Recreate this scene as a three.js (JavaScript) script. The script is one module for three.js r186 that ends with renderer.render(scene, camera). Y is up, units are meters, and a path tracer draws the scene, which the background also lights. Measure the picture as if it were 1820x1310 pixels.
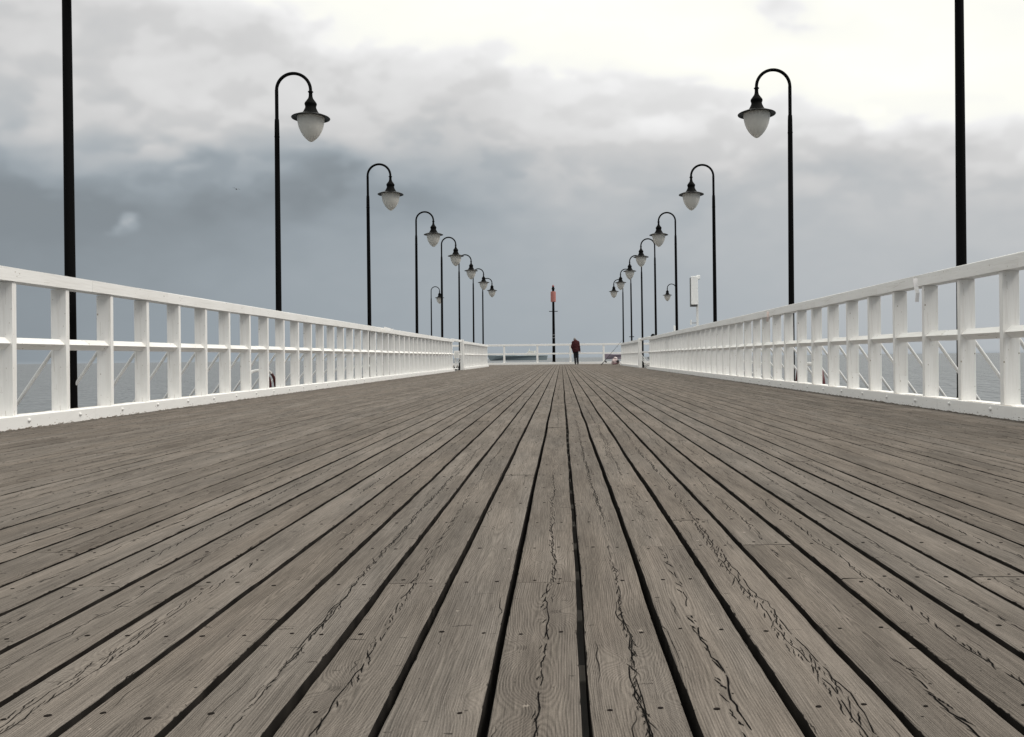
import * as THREE from 'three';
import { RoundedBoxGeometry } from 'three/addons/geometries/RoundedBoxGeometry.js';
import { mergeGeometries, mergeVertices } from 'three/addons/utils/BufferGeometryUtils.js';
import { MarchingCubes } from 'three/addons/objects/MarchingCubes.js';

// ------------------------------------------------------------------ camera, sky, sun, exposure
// x to the right of the pier axis, y up from the deck, z negative towards the pier head (metres)
const EYE = 0.47, FOCAL = 1500;                       // eye height; focal length in pixels of the 1820 x 1310 photograph
const scene = new THREE.Scene();
const camera = new THREE.PerspectiveCamera(2 * Math.atan(655 / FOCAL) * 180 / Math.PI, 1820 / 1310, 0.05, 9000);
camera.position.set(0, EYE, 0);
camera.rotation.order = 'YXZ';
camera.rotation.set(0, 0, -0.0115);
camera.setViewOffset(1820, 1310, -88, 20.5, 1820, 1310);   // the pier's vanishing point lies at (998, 634.5) of the photograph
scene.add(camera);

const renderer = new THREE.WebGLRenderer({ antialias: true });
renderer.toneMapping = THREE.LinearToneMapping;
renderer.toneMappingExposure = 1.08;
renderer.shadowMap.enabled = true;
renderer.shadowMap.type = THREE.PCFSoftShadowMap;

// seeded randomness and value noise
function rng(seed) { let s = seed >>> 0; return () => { s = (s + 0x6D2B79F5) | 0; let t = Math.imul(s ^ (s >>> 15), 1 | s); t = (t + Math.imul(t ^ (t >>> 7), 61 | t)) ^ t; return ((t ^ (t >>> 14)) >>> 0) / 4294967296; }; }
const LAT = new Float32Array(65536); { const r = rng(77); for (let i = 0; i < 65536; i++) LAT[i] = r() * 2 - 1; }
function vn(x, y) {                                    // value noise, -1 .. 1
  const xi = Math.floor(x), yi = Math.floor(y), fx = x - xi, fy = y - yi;
  const u = fx * fx * (3 - 2 * fx), v = fy * fy * (3 - 2 * fy);
  const a = (xi & 255), b = ((xi + 1) & 255), c = (yi & 255) << 8, d = ((yi + 1) & 255) << 8;
  const p = LAT[a + c], q = LAT[b + c], r = LAT[a + d], s = LAT[b + d];
  return p + (q - p) * u + (r - p) * v + (p - q - r + s) * u * v;
}
function fbm(x, y, n = 4) { let a = 0.5, t = 0; for (let i = 0; i < n; i++) { t += a * vn(x, y); x = x * 2.03 + 17.3; y = y * 2.03 + 9.1; a *= 0.5; } return t; }
const sm = (a, b, x) => { const t = Math.min(1, Math.max(0, (x - a) / (b - a))); return t * t * (3 - 2 * t); };
const lin = s => { s /= 255; return s <= 0.04045 ? s / 12.92 : Math.pow((s + 0.055) / 1.055, 2.4); };

const SUN = new THREE.Vector3(); { const az = 106 * Math.PI / 180, el = 50 * Math.PI / 180; SUN.set(Math.sin(az) * Math.cos(el), Math.sin(el), -Math.cos(az) * Math.cos(el)); }
function skyTexture(W, H) {
  // cloud brightness over direction: columns are azimuth steps, rows elevation steps (1500 units per radian, horizon 634)
  const CX = [0, 200, 400, 600, 800, 1000, 1200, 1400, 1600, 1820];
  const RY = [-150, -60, 0, 50, 100, 150, 200, 260, 310, 350, 420, 500, 560, 640];
  const T = [
    [218, 232, 250, 272, 284, 288, 282, 274, 280, 272],
    [207, 218, 240, 270, 280, 282, 276, 258, 274, 264],
    [198, 207, 224, 264, 276, 278, 272, 240, 270, 242],
    [197, 205, 209, 228, 264, 272, 272, 254, 274, 256],
    [198, 204, 207, 208, 218, 250, 268, 274, 276, 266],
    [196, 202, 207, 205, 208, 218, 232, 262, 276, 266],
    [190, 196, 203, 200, 203, 212, 221, 228, 248, 244],
    [170, 178, 189, 184, 193, 207, 210, 214, 217, 222],
    [147, 158, 168, 161, 179, 197, 199, 205, 204, 210],
    [137, 145, 145, 150, 167, 186, 190, 198, 197, 201],
    [144, 150, 155, 165, 173, 180, 183, 190, 193, 194],
    [150, 155, 160, 167, 172, 176, 180, 186, 189, 190],
    [150, 155, 161, 166, 170, 174, 178, 183, 185, 187],
    [151, 157, 162, 166, 169, 172, 176, 181, 183, 185]];
  const at = (arr, x) => { let i = 0; while (i < arr.length - 2 && x > arr[i + 1]) i++; return [i, sm(0, 1, (x - arr[i]) / (arr[i + 1] - arr[i])) * 0.6 + 0.4 * Math.min(1, Math.max(0, (x - arr[i]) / (arr[i + 1] - arr[i])))]; };
  const table = (x, y) => { const [i, u] = at(CX, x), [j, v] = at(RY, y); const a = T[j], b = T[j + 1]; return (a[i] * (1 - u) + a[i + 1] * u) * (1 - v) + (b[i] * (1 - u) + b[i + 1] * u) * v; };
  const data = new Float32Array(W * H * 4);
  const puffs = [[230, 379, 19, 10, 24], [211, 390, 17, 9, 18], [241, 392, 12, 8, 14], [198, 402, 15, 6, 9], [222, 402, 22, 8, 8], [1570, 222, 46, 20, 20], [1548, 200, 26, 12, 12], [1190, 225, 55, 22, 9], [290, 268, 60, 13, 11], [335, 288, 34, 8, 12], [262, 246, 50, 12, 8], [60, 235, 60, 16, 7], [1490, 60, 90, 28, -18], [1400, 30, 60, 30, -12], [1250, 20, 60, 18, -10], [590, 285, 60, 20, -8], [360, 262, 30, 12, -9], [1480, 305, 60, 20, -7], [1700, 255, 70, 25, -8], [850, 190, 90, 22, -6], [700, 250, 70, 20, 5]];
  for (let j = 0; j < H; j++) {
    const el = ((j + 0.5) / H - 0.5) * Math.PI;
    if (j < H / 2 - 1) continue;                               // below the horizon: filled afterwards with the horizon air
    for (let i = 0; i < W; i++) {
      const phi = ((i + 0.5) / W - 0.5) * 2 * Math.PI;          // atan2(z, x)
      const dx = Math.cos(phi), dz = Math.sin(phi);
      const az = Math.atan2(dx, -dz);                          // 0 = along the pier, + to the right
      const e = Math.max(el, 0);
      const ac = Math.min(1.25, Math.max(-1.25, az)), X = 998 + FOCAL * Math.tan(ac), Y = 634 - FOCAL * Math.tan(Math.min(e, 1.45)) / Math.cos(ac);
      // cloud structure warps the broad layout
      const k = sm(640, 330, Y);
      const w1 = fbm(X / 210 + 3, Y / 95 + 5, 5), w2 = fbm(X / 210 + 40, Y / 95 + 71, 5);
      const Xa = X + 110 * w1 * k, Ya = Y + 44 * w2 * k;
      const xin = Math.min(1820, Math.max(0, Xa));
      let L = table(xin, Math.max(-150, Ya));
      const rip = fbm(X / 90 + 11 + w1 * 0.8, Y / 38 + 23 + w2 * 0.8, 5), rip2 = fbm(X / 34 + 5, Y / 20 + 8, 3);
      L += (9 * rip + 3 * rip2 + 6 * sm(420, 270, Y) * (sm(-0.14, 0.16, rip + 0.3 * rip2) - 0.5)) * (0.15 + 0.4 * k + 0.45 * sm(430, 300, Y)) * (1 - 0.4 * sm(235, 262, L));
      L -= 7 * sm(190, 290, Y);
      for (const [px, py, rx, ry, a] of puffs) {
        const qx = (X + 12 * rip + 12 * rip2 - px) / rx, qy = (Y + 7 * rip + 9 * rip2 - py) / ry, q = qx * qx + qy * qy;
        if (q < 7) L += a * sm(0.05, 0.75, Math.exp(-q) + 0.55 * rip2 * Math.exp(-q * 0.5)) ;
      }
      if (L > 232) { L += 5 * sm(232, 246, L); if (L > 242) L = 242 + (L - 242) * 0.28; }
      // away from the frame the overcast goes on
      const out = Math.max(sm(0.62, 1.1, Math.abs(az)), sm(-140, -420, Y));
      const gen = 163 + 24 * Math.sin(e) + 146 * sm(0.30, 1.15, e) + 22 * fbm(dx * 3.1 + e * 2 + 50, dz * 3.1 + e * 3 + 50, 5);
      L = L * (1 - out) + gen * out;
      // tint: blue-grey in the dark cloud, neutral in the light, faintly warm in the burnt-out part
      const cool = sm(205, 150, L), warm = sm(232, 250, L);
      let r = lin(L * (1 - 0.056 * cool)), g = lin(L), b = lin(L * (1 + 0.042 * cool - 0.034 * warm));
      const dot = dx * Math.cos(el) * SUN.x + Math.sin(el) * SUN.y + dz * Math.cos(el) * SUN.z;
      const glow = 1 + 0.4 * Math.exp(-(1 - dot) / 0.16) * sm(0.30, 0.62, e);
      const o = (j * W + i) * 4;
      data[o] = r * glow; data[o + 1] = g * glow; data[o + 2] = b * glow; data[o + 3] = 1;
    }
  }
  const h0 = Math.ceil(H / 2 - 1); for (let j = 0; j < h0; j++) data.copyWithin(j * W * 4, h0 * W * 4, (h0 + 1) * W * 4);
  const t = new THREE.DataTexture(data, W, H, THREE.RGBAFormat, THREE.FloatType);
  t.mapping = THREE.EquirectangularReflectionMapping; t.magFilter = t.minFilter = THREE.LinearFilter; t.wrapS = THREE.RepeatWrapping; t.needsUpdate = true;
  return t;
}
const sky = skyTexture(2048, 1024);
scene.background = sky; scene.environment = sky;

const sun = new THREE.DirectionalLight(0xfff8f0, 1.5);
sun.position.copy(SUN).multiplyScalar(120).add(new THREE.Vector3(0, 0, -25));
sun.target.position.set(0, 0, -25); scene.add(sun, sun.target);
sun.castShadow = true; sun.shadow.radius = 40; sun.shadow.mapSize.set(4096, 4096);
Object.assign(sun.shadow.camera, { left: -45, right: 45, top: 45, bottom: -45, near: 1, far: 300 });



// ------------------------------------------------------------------ helpers
const used = new Map();
function numbered(n) { const k = used.get(n) || 0; used.set(n, k + 1); return k ? `${n}_${String(k).padStart(3, '0')}` : n; }
function thing(name, label, category, group, kind) {
  const g = new THREE.Group(); g.name = numbered(name); scene.add(g);
  if (label) g.userData.label = label;
  if (category) g.userData.category = category;
  if (group) g.userData.group = group;
  if (kind) g.userData.kind = kind;
  return g;
}
function part(name, geo, mat, parent) {
  const m = new THREE.Mesh(geo, mat); m.name = name; m.castShadow = m.receiveShadow = true; parent.add(m); return m;
}
function metric(geo, ox = 0, oy = 0, swap = false, s = 1) {          // uv in metres, by the way each face points
  const g = geo.index ? geo.toNonIndexed() : geo, p = g.attributes.position, n = g.attributes.normal, uv = new Float32Array(p.count * 2);
  for (let i = 0; i < p.count; i += 3) {
    let ax = 0, ay = 0, az = 0;
    for (let k = 0; k < 3; k++) { ax += Math.abs(n.getX(i + k)); ay += Math.abs(n.getY(i + k)); az += Math.abs(n.getZ(i + k)); }
    for (let k = 0; k < 3; k++) {
      const x = p.getX(i + k), y = p.getY(i + k), z = p.getZ(i + k);
      let [u, v] = az >= ax && az >= ay ? [x, y] : ax >= ay ? [z, y] : [z, x]; if (swap) [u, v] = [v, u];
      uv[(i + k) * 2] = (u + ox) * s; uv[(i + k) * 2 + 1] = (v + oy) * s;
    }
  }
  g.setAttribute('uv', new THREE.BufferAttribute(uv, 2));
  return g;
}
const box = (w, h, d, r = 0.005, ox = 0, oy = 0) => metric(new RoundedBoxGeometry(w, h, d, 1, r), ox, oy);
function rod(a, b, r0, r1 = r0, seg = 10) {
  const A = new THREE.Vector3(...a), B = new THREE.Vector3(...b), d = B.clone().sub(A), g = new THREE.CylinderGeometry(r1, r0, d.length(), seg, 1);
  g.applyQuaternion(new THREE.Quaternion().setFromUnitVectors(new THREE.Vector3(0, 1, 0), d.clone().normalize()));
  g.translate((A.x + B.x) / 2, (A.y + B.y) / 2, (A.z + B.z) / 2); return g;
}
const lathe = (pts, seg = 40) => new THREE.LatheGeometry(pts.map(([r, y]) => new THREE.Vector2(r, y)), seg);
function tex(W, H, color, fill) {
  const data = new Uint8Array(W * H * 4);
  for (let j = 0; j < H; j++) for (let i = 0; i < W; i++) { const c = fill(i, j), o = (j * W + i) * 4; data[o] = c[0]; data[o + 1] = c[1]; data[o + 2] = c[2]; data[o + 3] = 255; }
  return finishTex(data, W, H, color);
}
function finishTex(data, W, H, color) {
  const t = new THREE.DataTexture(data, W, H, THREE.RGBAFormat, THREE.UnsignedByteType);
  if (color) t.colorSpace = THREE.SRGBColorSpace;
  t.wrapS = t.wrapT = THREE.RepeatWrapping; t.magFilter = THREE.LinearFilter; t.minFilter = THREE.LinearMipmapLinearFilter; t.generateMipmaps = true; t.needsUpdate = true;
  return t;
}

// ------------------------------------------------------------------ materials
// white oil paint on wood: faint stains, specks, brush grain.  One tile = 2 m
const paintH = new Float32Array(1024 * 1024);
const paintMap = (() => {
  const N = 1024, d = new Float32Array(N * N).fill(1), r = rng(5);
  const P = 128;                                       // lattice period keeps the tile seamless enough
  for (let j = 0; j < N; j++) for (let i = 0; i < N; i++) {
    const x = i / N, y = j / N;
    const bl = fbm(x * 7, y * 5 + 3, 4), st = fbm(x * 60, y * 4 + 9, 3), gr = vn(x * 310, y * 26);
    d[j * N + i] = 1 - 0.035 * Math.max(0, bl) - 0.11 * Math.max(0, st) ** 1.5 + 0.008 * gr;
    paintH[j * N + i] = 0.5 + 0.25 * gr + 0.2 * fbm(x * 40, y * 40, 2);
  }
  for (let k = 0; k < 420; k++) {                      // specks and small chips
    const cx = r() * N, cy = r() * N, rad = 0.6 + r() * r() * 2.6, a = 0.08 + r() * 0.28;
    for (let j = -4; j <= 4; j++) for (let i = -4; i <= 4; i++) { const q = Math.hypot(i, j * 0.7); if (q < rad) { const o = ((cy + j & 1023) << 10) + (cx + i & 1023); d[o] *= 1 - a; paintH[o] -= 0.3; } }
  }
  for (let k = 0; k < 70; k++) {                       // hairline cracks along the grain
    let cx = r() * N, cy = r() * N; const len = 20 + r() * 90, a = 0.1 + r() * 0.25;
    for (let t = 0; t < len; t++) { const o = ((cy & 1023) << 10) + (cx & 1023); d[o] *= 1 - a; cy += 1; cx += (r() - 0.5) * 0.7; }
  }
  return tex(N, N, true, (i, j) => { const v = Math.min(1, d[j * N + i]), s = 1 - v; return [255 * (1 - s * 0.92), 255 * (1 - s), 255 * (1 - s * 1.12)]; });
})();
paintMap.repeat.set(0.5, 0.5);
const paintBump = tex(1024, 1024, false, (i, j) => { const v = 255 * Math.min(1, Math.max(0, paintH[j * 1024 + i])); return [v, v, v]; });
paintBump.repeat.set(0.5, 0.5);
const white = new THREE.MeshStandardMaterial({ color: new THREE.Color().setRGB(0.85, 0.84, 0.82), roughness: 0.5, map: paintMap, bumpMap: paintBump, bumpScale: 0.0012 });
// kerb paint: the same, with grit and grime spattered along the foot (v = 0 at the deck).  Tile 4 m x 0.14 m
const kerbPaint = (() => {
  const W = 2048, H = 128, d = new Float32Array(W * H), r = rng(9);
  for (let j = 0; j < H; j++) for (let i = 0; i < W; i++) {
    const y = j / H * 0.14, n = fbm(i / 22, j / 10 + 4, 4) + 0.35 * vn(i / 3, j / 3), e = 0.004 + 0.012 * Math.max(0, 0.2 + fbm(i / 90, 3.3, 4));
    const dirt = sm(0.05, 0.35, n + (e - y) * 60);
    d[j * W + i] = 0.03 * Math.max(0, fbm(i / 60, j / 20, 3)) + 0.72 * dirt;
  }
  for (let k = 0; k < 260; k++) {
    const cx = r() * W, cy = r() * r() * r() * 70, rad = 0.8 + r() * 2.6, a = 0.2 + 0.5 * r();
    for (let j = -4; j <= 4; j++) for (let i = -5; i <= 5; i++) if (Math.hypot(i * 0.7, j) < rad) { const y = cy + j | 0; if (y >= 0) { const o = y * W + ((cx + i) & 2047); d[o] = Math.max(d[o], a); } }
  }
  return tex(W, H, true, (i, j) => { const s = d[j * W + i]; return [255 - s * 175, 255 - s * 190, 255 - s * 205]; });
})();
kerbPaint.repeat.set(0.25, 1 / 0.14); kerbPaint.wrapT = THREE.ClampToEdgeWrapping;
const kerbWhite = new THREE.MeshStandardMaterial({ color: new THREE.Color().setRGB(0.82, 0.81, 0.79), roughness: 0.55, map: kerbPaint, bumpMap: paintBump, bumpScale: 0.0012 });
const freshWhite = new THREE.MeshStandardMaterial({ color: new THREE.Color().setRGB(0.9, 0.89, 0.87), roughness: 0.45 });
const whiteSteel = new THREE.MeshStandardMaterial({ color: new THREE.Color().setRGB(0.74, 0.735, 0.72), roughness: 0.4 });
const blackPaint = new THREE.MeshPhysicalMaterial({ color: new THREE.Color().setRGB(0.004, 0.004, 0.0042), roughness: 0.65, specularIntensity: 0.08 });
const hatPaint = new THREE.MeshPhysicalMaterial({ color: new THREE.Color().setRGB(0.006, 0.006, 0.0065), roughness: 0.4, specularIntensity: 0.18 });
const globeGlass = new THREE.MeshPhysicalMaterial({ color: new THREE.Color().setRGB(0.84, 0.82, 0.77), roughness: 0.9, transmission: 0.4, thickness: 0 });
const darkTimber = new THREE.MeshStandardMaterial({ color: new THREE.Color().setRGB(0.21, 0.19, 0.172), roughness: 0.95 });
const rust = new THREE.MeshPhysicalMaterial({ color: new THREE.Color().setRGB(0.010, 0.008, 0.007), roughness: 1, specularIntensity: 0.15 });
const redPlastic = new THREE.MeshStandardMaterial({ color: new THREE.Color().setRGB(0.16, 0.012, 0.014), roughness: 0.5 });
const plain = (r, g, b, rough = 0.7) => new THREE.MeshStandardMaterial({ color: new THREE.Color().setRGB(r, g, b), roughness: rough });

// weathered decking.  An atlas holds ROWS boards, each 4 m long and 0.124 m wide
const ROWS = 12, AW = 2048, AH = 2040, RH = AH / ROWS, MU = 4 / AW, MV = 0.124 / RH;
function deckAtlas(seed) {
  const R = rng(seed), tone = new Float32Array(AW * AH), hgt = new Float32Array(AW * AH).fill(0.6), dark = new Float32Array(AW * AH), warm = new Float32Array(AW * AH);
  for (let row = 0; row < ROWS - 1; row++) {
    const S = seed * 31 + row * 57.7, ph = R() * 100, off = (R() - 0.5) * 0.5, base = (R() - 0.5) * 0.025, lam = 0.0024 + R() * 0.0015, sharp = 0.5 + R() * 0.5;
    const knots = []; for (let k = 0, n = 2 + R() * 5; k < n; k++) knots.push([R() * 4, (R() - 0.5) * 0.1, 0.006 + R() * 0.009, R()]);
    const mid = x => 0.062 * (off + 0.32 * fbm(x * 0.9 + ph, S, 3) + 0.10 * vn(x * 6, S + 7));
    for (let i = 0; i < AW; i++) {
      const x = i * MU, m = mid(x), bow = 0.012 + 0.011 * vn(x * 1.6 + ph, S + 20) + 0.006 * vn(x * 5.5, S + 31);
      const broad = 0.045 * fbm(x * 1.1, S + 50, 3);
      for (let jj = 0; jj < RH; jj++) {
        const y = (jj + 0.5) * MV - 0.062, o = (row * RH + jj) * AW + i;
        let q = y - m, r = Math.sqrt(q * q + bow * bow), kd = 0;
        r += 0.0016 * vn(x * 9, y * 60 + S) ;
        for (const [kx, ky, kr, kt] of knots) { const dx = (x - kx) * 0.55, dy = y - ky, d2 = dx * dx + dy * dy; if (d2 < 0.004) { const e = Math.exp(-d2 / (kr * kr * 5)); r += e * kr * 2.2; kd = Math.max(kd, sm(kr * 0.8, kr * 0.45, Math.sqrt((x - kx) ** 2 * 0.7 + dy * dy)) * kt); } }
        const ring = Math.pow(0.5 + 0.5 * Math.sin(r / lam * 6.283), 1.6) * sharp;
        const fib = vn(x * 14 + S, y * 900) * 0.6 + vn(x * 40, y * 1900 + S) * 0.4;
        const blot = fbm(x * 3.3 + S, y * 26 + 5, 4);
        const grit = LAT[(i * 7919 + jj * 104729 + row * 331) & 65535]; tone[o] = base + broad + 0.12 * blot - 0.10 * ring + 0.15 * fib + 0.06 * grit - 0.10 * kd;
        hgt[o] = 0.62 - 0.2 * ring + 0.07 * fib - 0.1 * kd;
        warm[o] = 0.5 * fbm(x * 2.1 + 9, y * 14 + S, 3);
      }
    }
    // drying checks: short overlapping slashes that wander along the heart line
    const stamp = (x, y, w, depth) => {
      const jc = (y + 0.062) / MV, ic = x / MU, rv = w / MV, ru = Math.max(0.7, w / MU);
      for (let j = Math.floor(jc - rv - 1); j <= jc + rv + 1; j++) { if (j < 1 || j >= RH - 1) continue;
        for (let i = Math.floor(ic - ru - 1); i <= ic + ru + 1; i++) {
          const q = Math.hypot((j - jc) / rv, (i - ic) / ru), a = sm(1.25, 0.55, q) * depth; if (a <= 0) continue;
          const o = (row * RH + j) * AW + (i & (AW - 1)); if (a > dark[o]) dark[o] = a; hgt[o] = Math.min(hgt[o], 0.62 - 0.62 * a);
        } }
    };
    const slash = (x, y, len, slope, w, depth, wob = 0.3) => { const n = Math.ceil(len / 0.0012); let yy = y; const p0 = R() * 99; for (let k = 0; k <= n; k++) { const t = k / n; yy = y + slope * (t - 0.5) * len + wob * 0.004 * vn(t * 5 + p0, 3); stamp(x + (t - 0.5) * len, yy, w * (0.25 + Math.sin(Math.PI * t) * 0.85), depth * (0.55 + 0.45 * Math.sin(Math.PI * t))); } };
    const lines = [1, 1, 2, 1, 0, 1, 2, 1, 1, 2, 1][row];
    for (let l = 0; l < lines; l++) {
      const lo = l ? (R() - 0.5) * 0.06 : 0, dir = R() < 0.5 ? -1 : 1, bold = (l ? 0.6 : 1) * (0.4 + R() * 0.85), jag = 0.6 + R() * 1.1;
      // the split itself: one jagged line that opens and closes along the board
      let y = mid(0) + lo, tgt = 0, run = 0;
      for (let x = 0; x < 4; x += 0.0012) {
        if (run-- <= 0) { run = 8 + R() * 30; tgt = dir * (R() - 0.22) * 0.36 * jag; }
        y += 0.0012 * tgt + (mid(x) + lo - y) * 0.035;
        const act = sm(-0.16, 0.2, fbm(x * 0.9 + ph + l * 40, S + 90, 3) + 0.13), gate = 1.25 * vn(x * 40 + ph, S + l * 5) + 1.1 * act - 0.58;
        if (gate > 0) stamp(x, y, (0.0004 + 0.0010 * act * Math.min(1, gate * 1.6)) * bold, 0.75 + 0.25 * act);
      }
      // slashes that leave it at a slant
      for (let x = R() * 0.1; x < 4;) {
        const act = sm(-0.16, 0.2, fbm(x * 0.9 + ph + l * 40, S + 90, 3) + 0.13), len = 0.014 + R() * R() * 0.06, yy = mid(x) + lo + 0.008 * (R() - 0.5);
        if (R() < 0.9 * act) slash(x, yy, len, dir * (0.06 + R() * 0.26), (0.0006 + 0.0012 * R()) * bold, 0.95);
        x += len * (0.4 + R() * 0.8) + (1 - act) * 0.05 * R();
      }
    }
    for (let k = 0; k < 3; k++) { const cx = R() * 4, cy = (R() - 0.5) * 0.1, rr = 0.0015 + R() * 0.003; for (let i = -6; i <= 6; i++) for (let j = -12; j <= 12; j++) { const q = Math.hypot(i * MU, j * MV) / rr + 0.4 * vn(i * 0.9 + k * 9, j * 0.5); const jj = Math.floor((cy + 0.062) / MV) + j; if (q < 1 && jj > 0 && jj < RH) tone[(row * RH + jj) * AW + ((Math.floor(cx / MU) + i) & (AW - 1))] += 0.28; } }
    // long thin splits, cross scars, pits
    for (let k = 0; k < 9; k++) slash(R() * 4, (R() - 0.5) * 0.11, 0.03 + R() * 0.22, (R() - 0.5) * 0.04, 0.0005 + R() * 0.0005, 0.35 + R() * 0.4, 1);
    for (let k = 0; k < 26; k++) { const x = R() * 4, y0 = (R() < 0.4 ? (R() < 0.5 ? -0.05 : 0.05) : (R() - 0.5) * 0.1), wd = 0.006 + R() * R() * 0.035, sl = (R() - 0.5) * 0.5, dep = 0.25 + R() * 0.6, th = 0.0008 + R() * 0.0012; for (let t = -wd / 2; t < wd / 2; t += 0.0006) stamp(x + t * sl + 0.002 * vn(t * 300, S), y0 + t, th * (1.1 - Math.abs(t) / wd), dep * (0.6 + 0.4 * vn(t * 500, k))); }
    for (let k = 0; k < 120; k++) stamp(R() * 4, (R() - 0.5) * 0.12, 0.0006 + R() * R() * 0.0022, 0.2 + R() * 0.5);
    // frayed, broken fibres along both edges
    for (let k = 0; k < 170; k++) { const s = R() < 0.5 ? -1 : 1; slash(R() * 4, s * (0.0614 - R() * R() * R() * 0.005), 0.008 + R() * 0.04, s * (R() - 0.3) * 0.06, 0.0005 + R() * 0.0007, 0.4 + R() * 0.5); }
  }
  // last row: the sawn sides, shade of the open joints painted into the colour
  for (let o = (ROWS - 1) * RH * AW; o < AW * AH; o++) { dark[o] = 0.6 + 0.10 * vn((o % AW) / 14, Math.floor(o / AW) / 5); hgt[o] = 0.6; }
  const C = new Uint8Array(AW * AH * 4), B = new Uint8Array(AW * AH * 4);
  for (let o = 0; o < AW * AH; o++) {
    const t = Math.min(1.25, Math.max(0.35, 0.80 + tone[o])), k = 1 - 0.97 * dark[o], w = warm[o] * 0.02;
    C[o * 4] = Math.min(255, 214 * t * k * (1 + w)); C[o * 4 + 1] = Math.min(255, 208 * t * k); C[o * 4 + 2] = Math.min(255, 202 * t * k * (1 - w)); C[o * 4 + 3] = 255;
    const h = 255 * Math.min(1, Math.max(0, hgt[o])); B[o * 4] = B[o * 4 + 1] = B[o * 4 + 2] = h; B[o * 4 + 3] = 255;
  }
  return [finishTex(C, AW, AH, true), finishTex(B, AW, AH, false)];
}
const woods = [];
for (const seed of [3, 8]) {
  const [map, bumpMap] = deckAtlas(seed);
  for (const [k, w] of [[1.0, 0], [0.95, 0.006], [1.04, -0.006], [0.98, 0.01]]) woods.push(new THREE.MeshPhysicalMaterial({ color: new THREE.Color().setRGB(0.342 * k * (1 + w), 0.318 * k, 0.298 * k * (1 - w)), map, bumpMap, bumpScale: 0.0055, roughness: 0.95, specularIntensity: 0.12 }));
}
console.log('materials ready');

// ------------------------------------------------------------------ sea
const SEA = -4.5;
{
  const N = 1024, r = rng(21), waves = [];
  for (let k = 0; k < 90; k++) { const a = 0.5 + (r() - 0.5) * 2.2, f = 3 + Math.pow(r(), 1.4) * 70, kx = Math.round(Math.cos(a) * f), ky = Math.round(Math.sin(a) * f); waves.push([kx, ky, r() * 6.28, 1 / Math.pow(Math.hypot(kx, ky) + 2, 0.85)]); }
  const h = new Float32Array(N * N); let mn = 1e9, mx = -1e9;
  for (const [kx, ky, p, a] of waves) {
    const sx = new Float32Array(N), cx = new Float32Array(N);
    for (let i = 0; i < N; i++) { const t = i / N * 6.28318 * kx + p; sx[i] = Math.sin(t); cx[i] = Math.cos(t); }
    for (let j = 0; j < N; j++) { const t = j / N * 6.28318 * ky, s = Math.sin(t) * a, c = Math.cos(t) * a; for (let i = 0; i < N; i++) h[j * N + i] += sx[i] * c + cx[i] * s; }
  }
  for (let i = 0; i < N * N; i++) { h[i] = h[i] - 0.25 * Math.abs(h[i]); mn = Math.min(mn, h[i]); mx = Math.max(mx, h[i]); }
  const b = tex(N, N, false, (i, j) => { const v = 255 * (h[j * N + i] - mn) / (mx - mn); return [v, v, v]; });
  b.repeat.set(1 / 46, 1 / 46);
  const water = new THREE.MeshPhysicalMaterial({ color: new THREE.Color().setRGB(0.125, 0.136, 0.148), roughness: 0.4, bumpMap: b, bumpScale: 1.6, ior: 1.33 });
  const g = new THREE.CircleGeometry(5600, 200); g.rotateX(-Math.PI / 2);
  const p = g.attributes.position, uv = g.attributes.uv;
  for (let i = 0; i < p.count; i++) uv.setXY(i, p.getX(i), p.getZ(i));
  const m = part('sea', g, water, scene); m.position.y = SEA; m.userData.kind = 'structure'; m.userData.label = 'grey rippled sea all round the pier';
  m.userData.category = 'sea';
}

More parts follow.
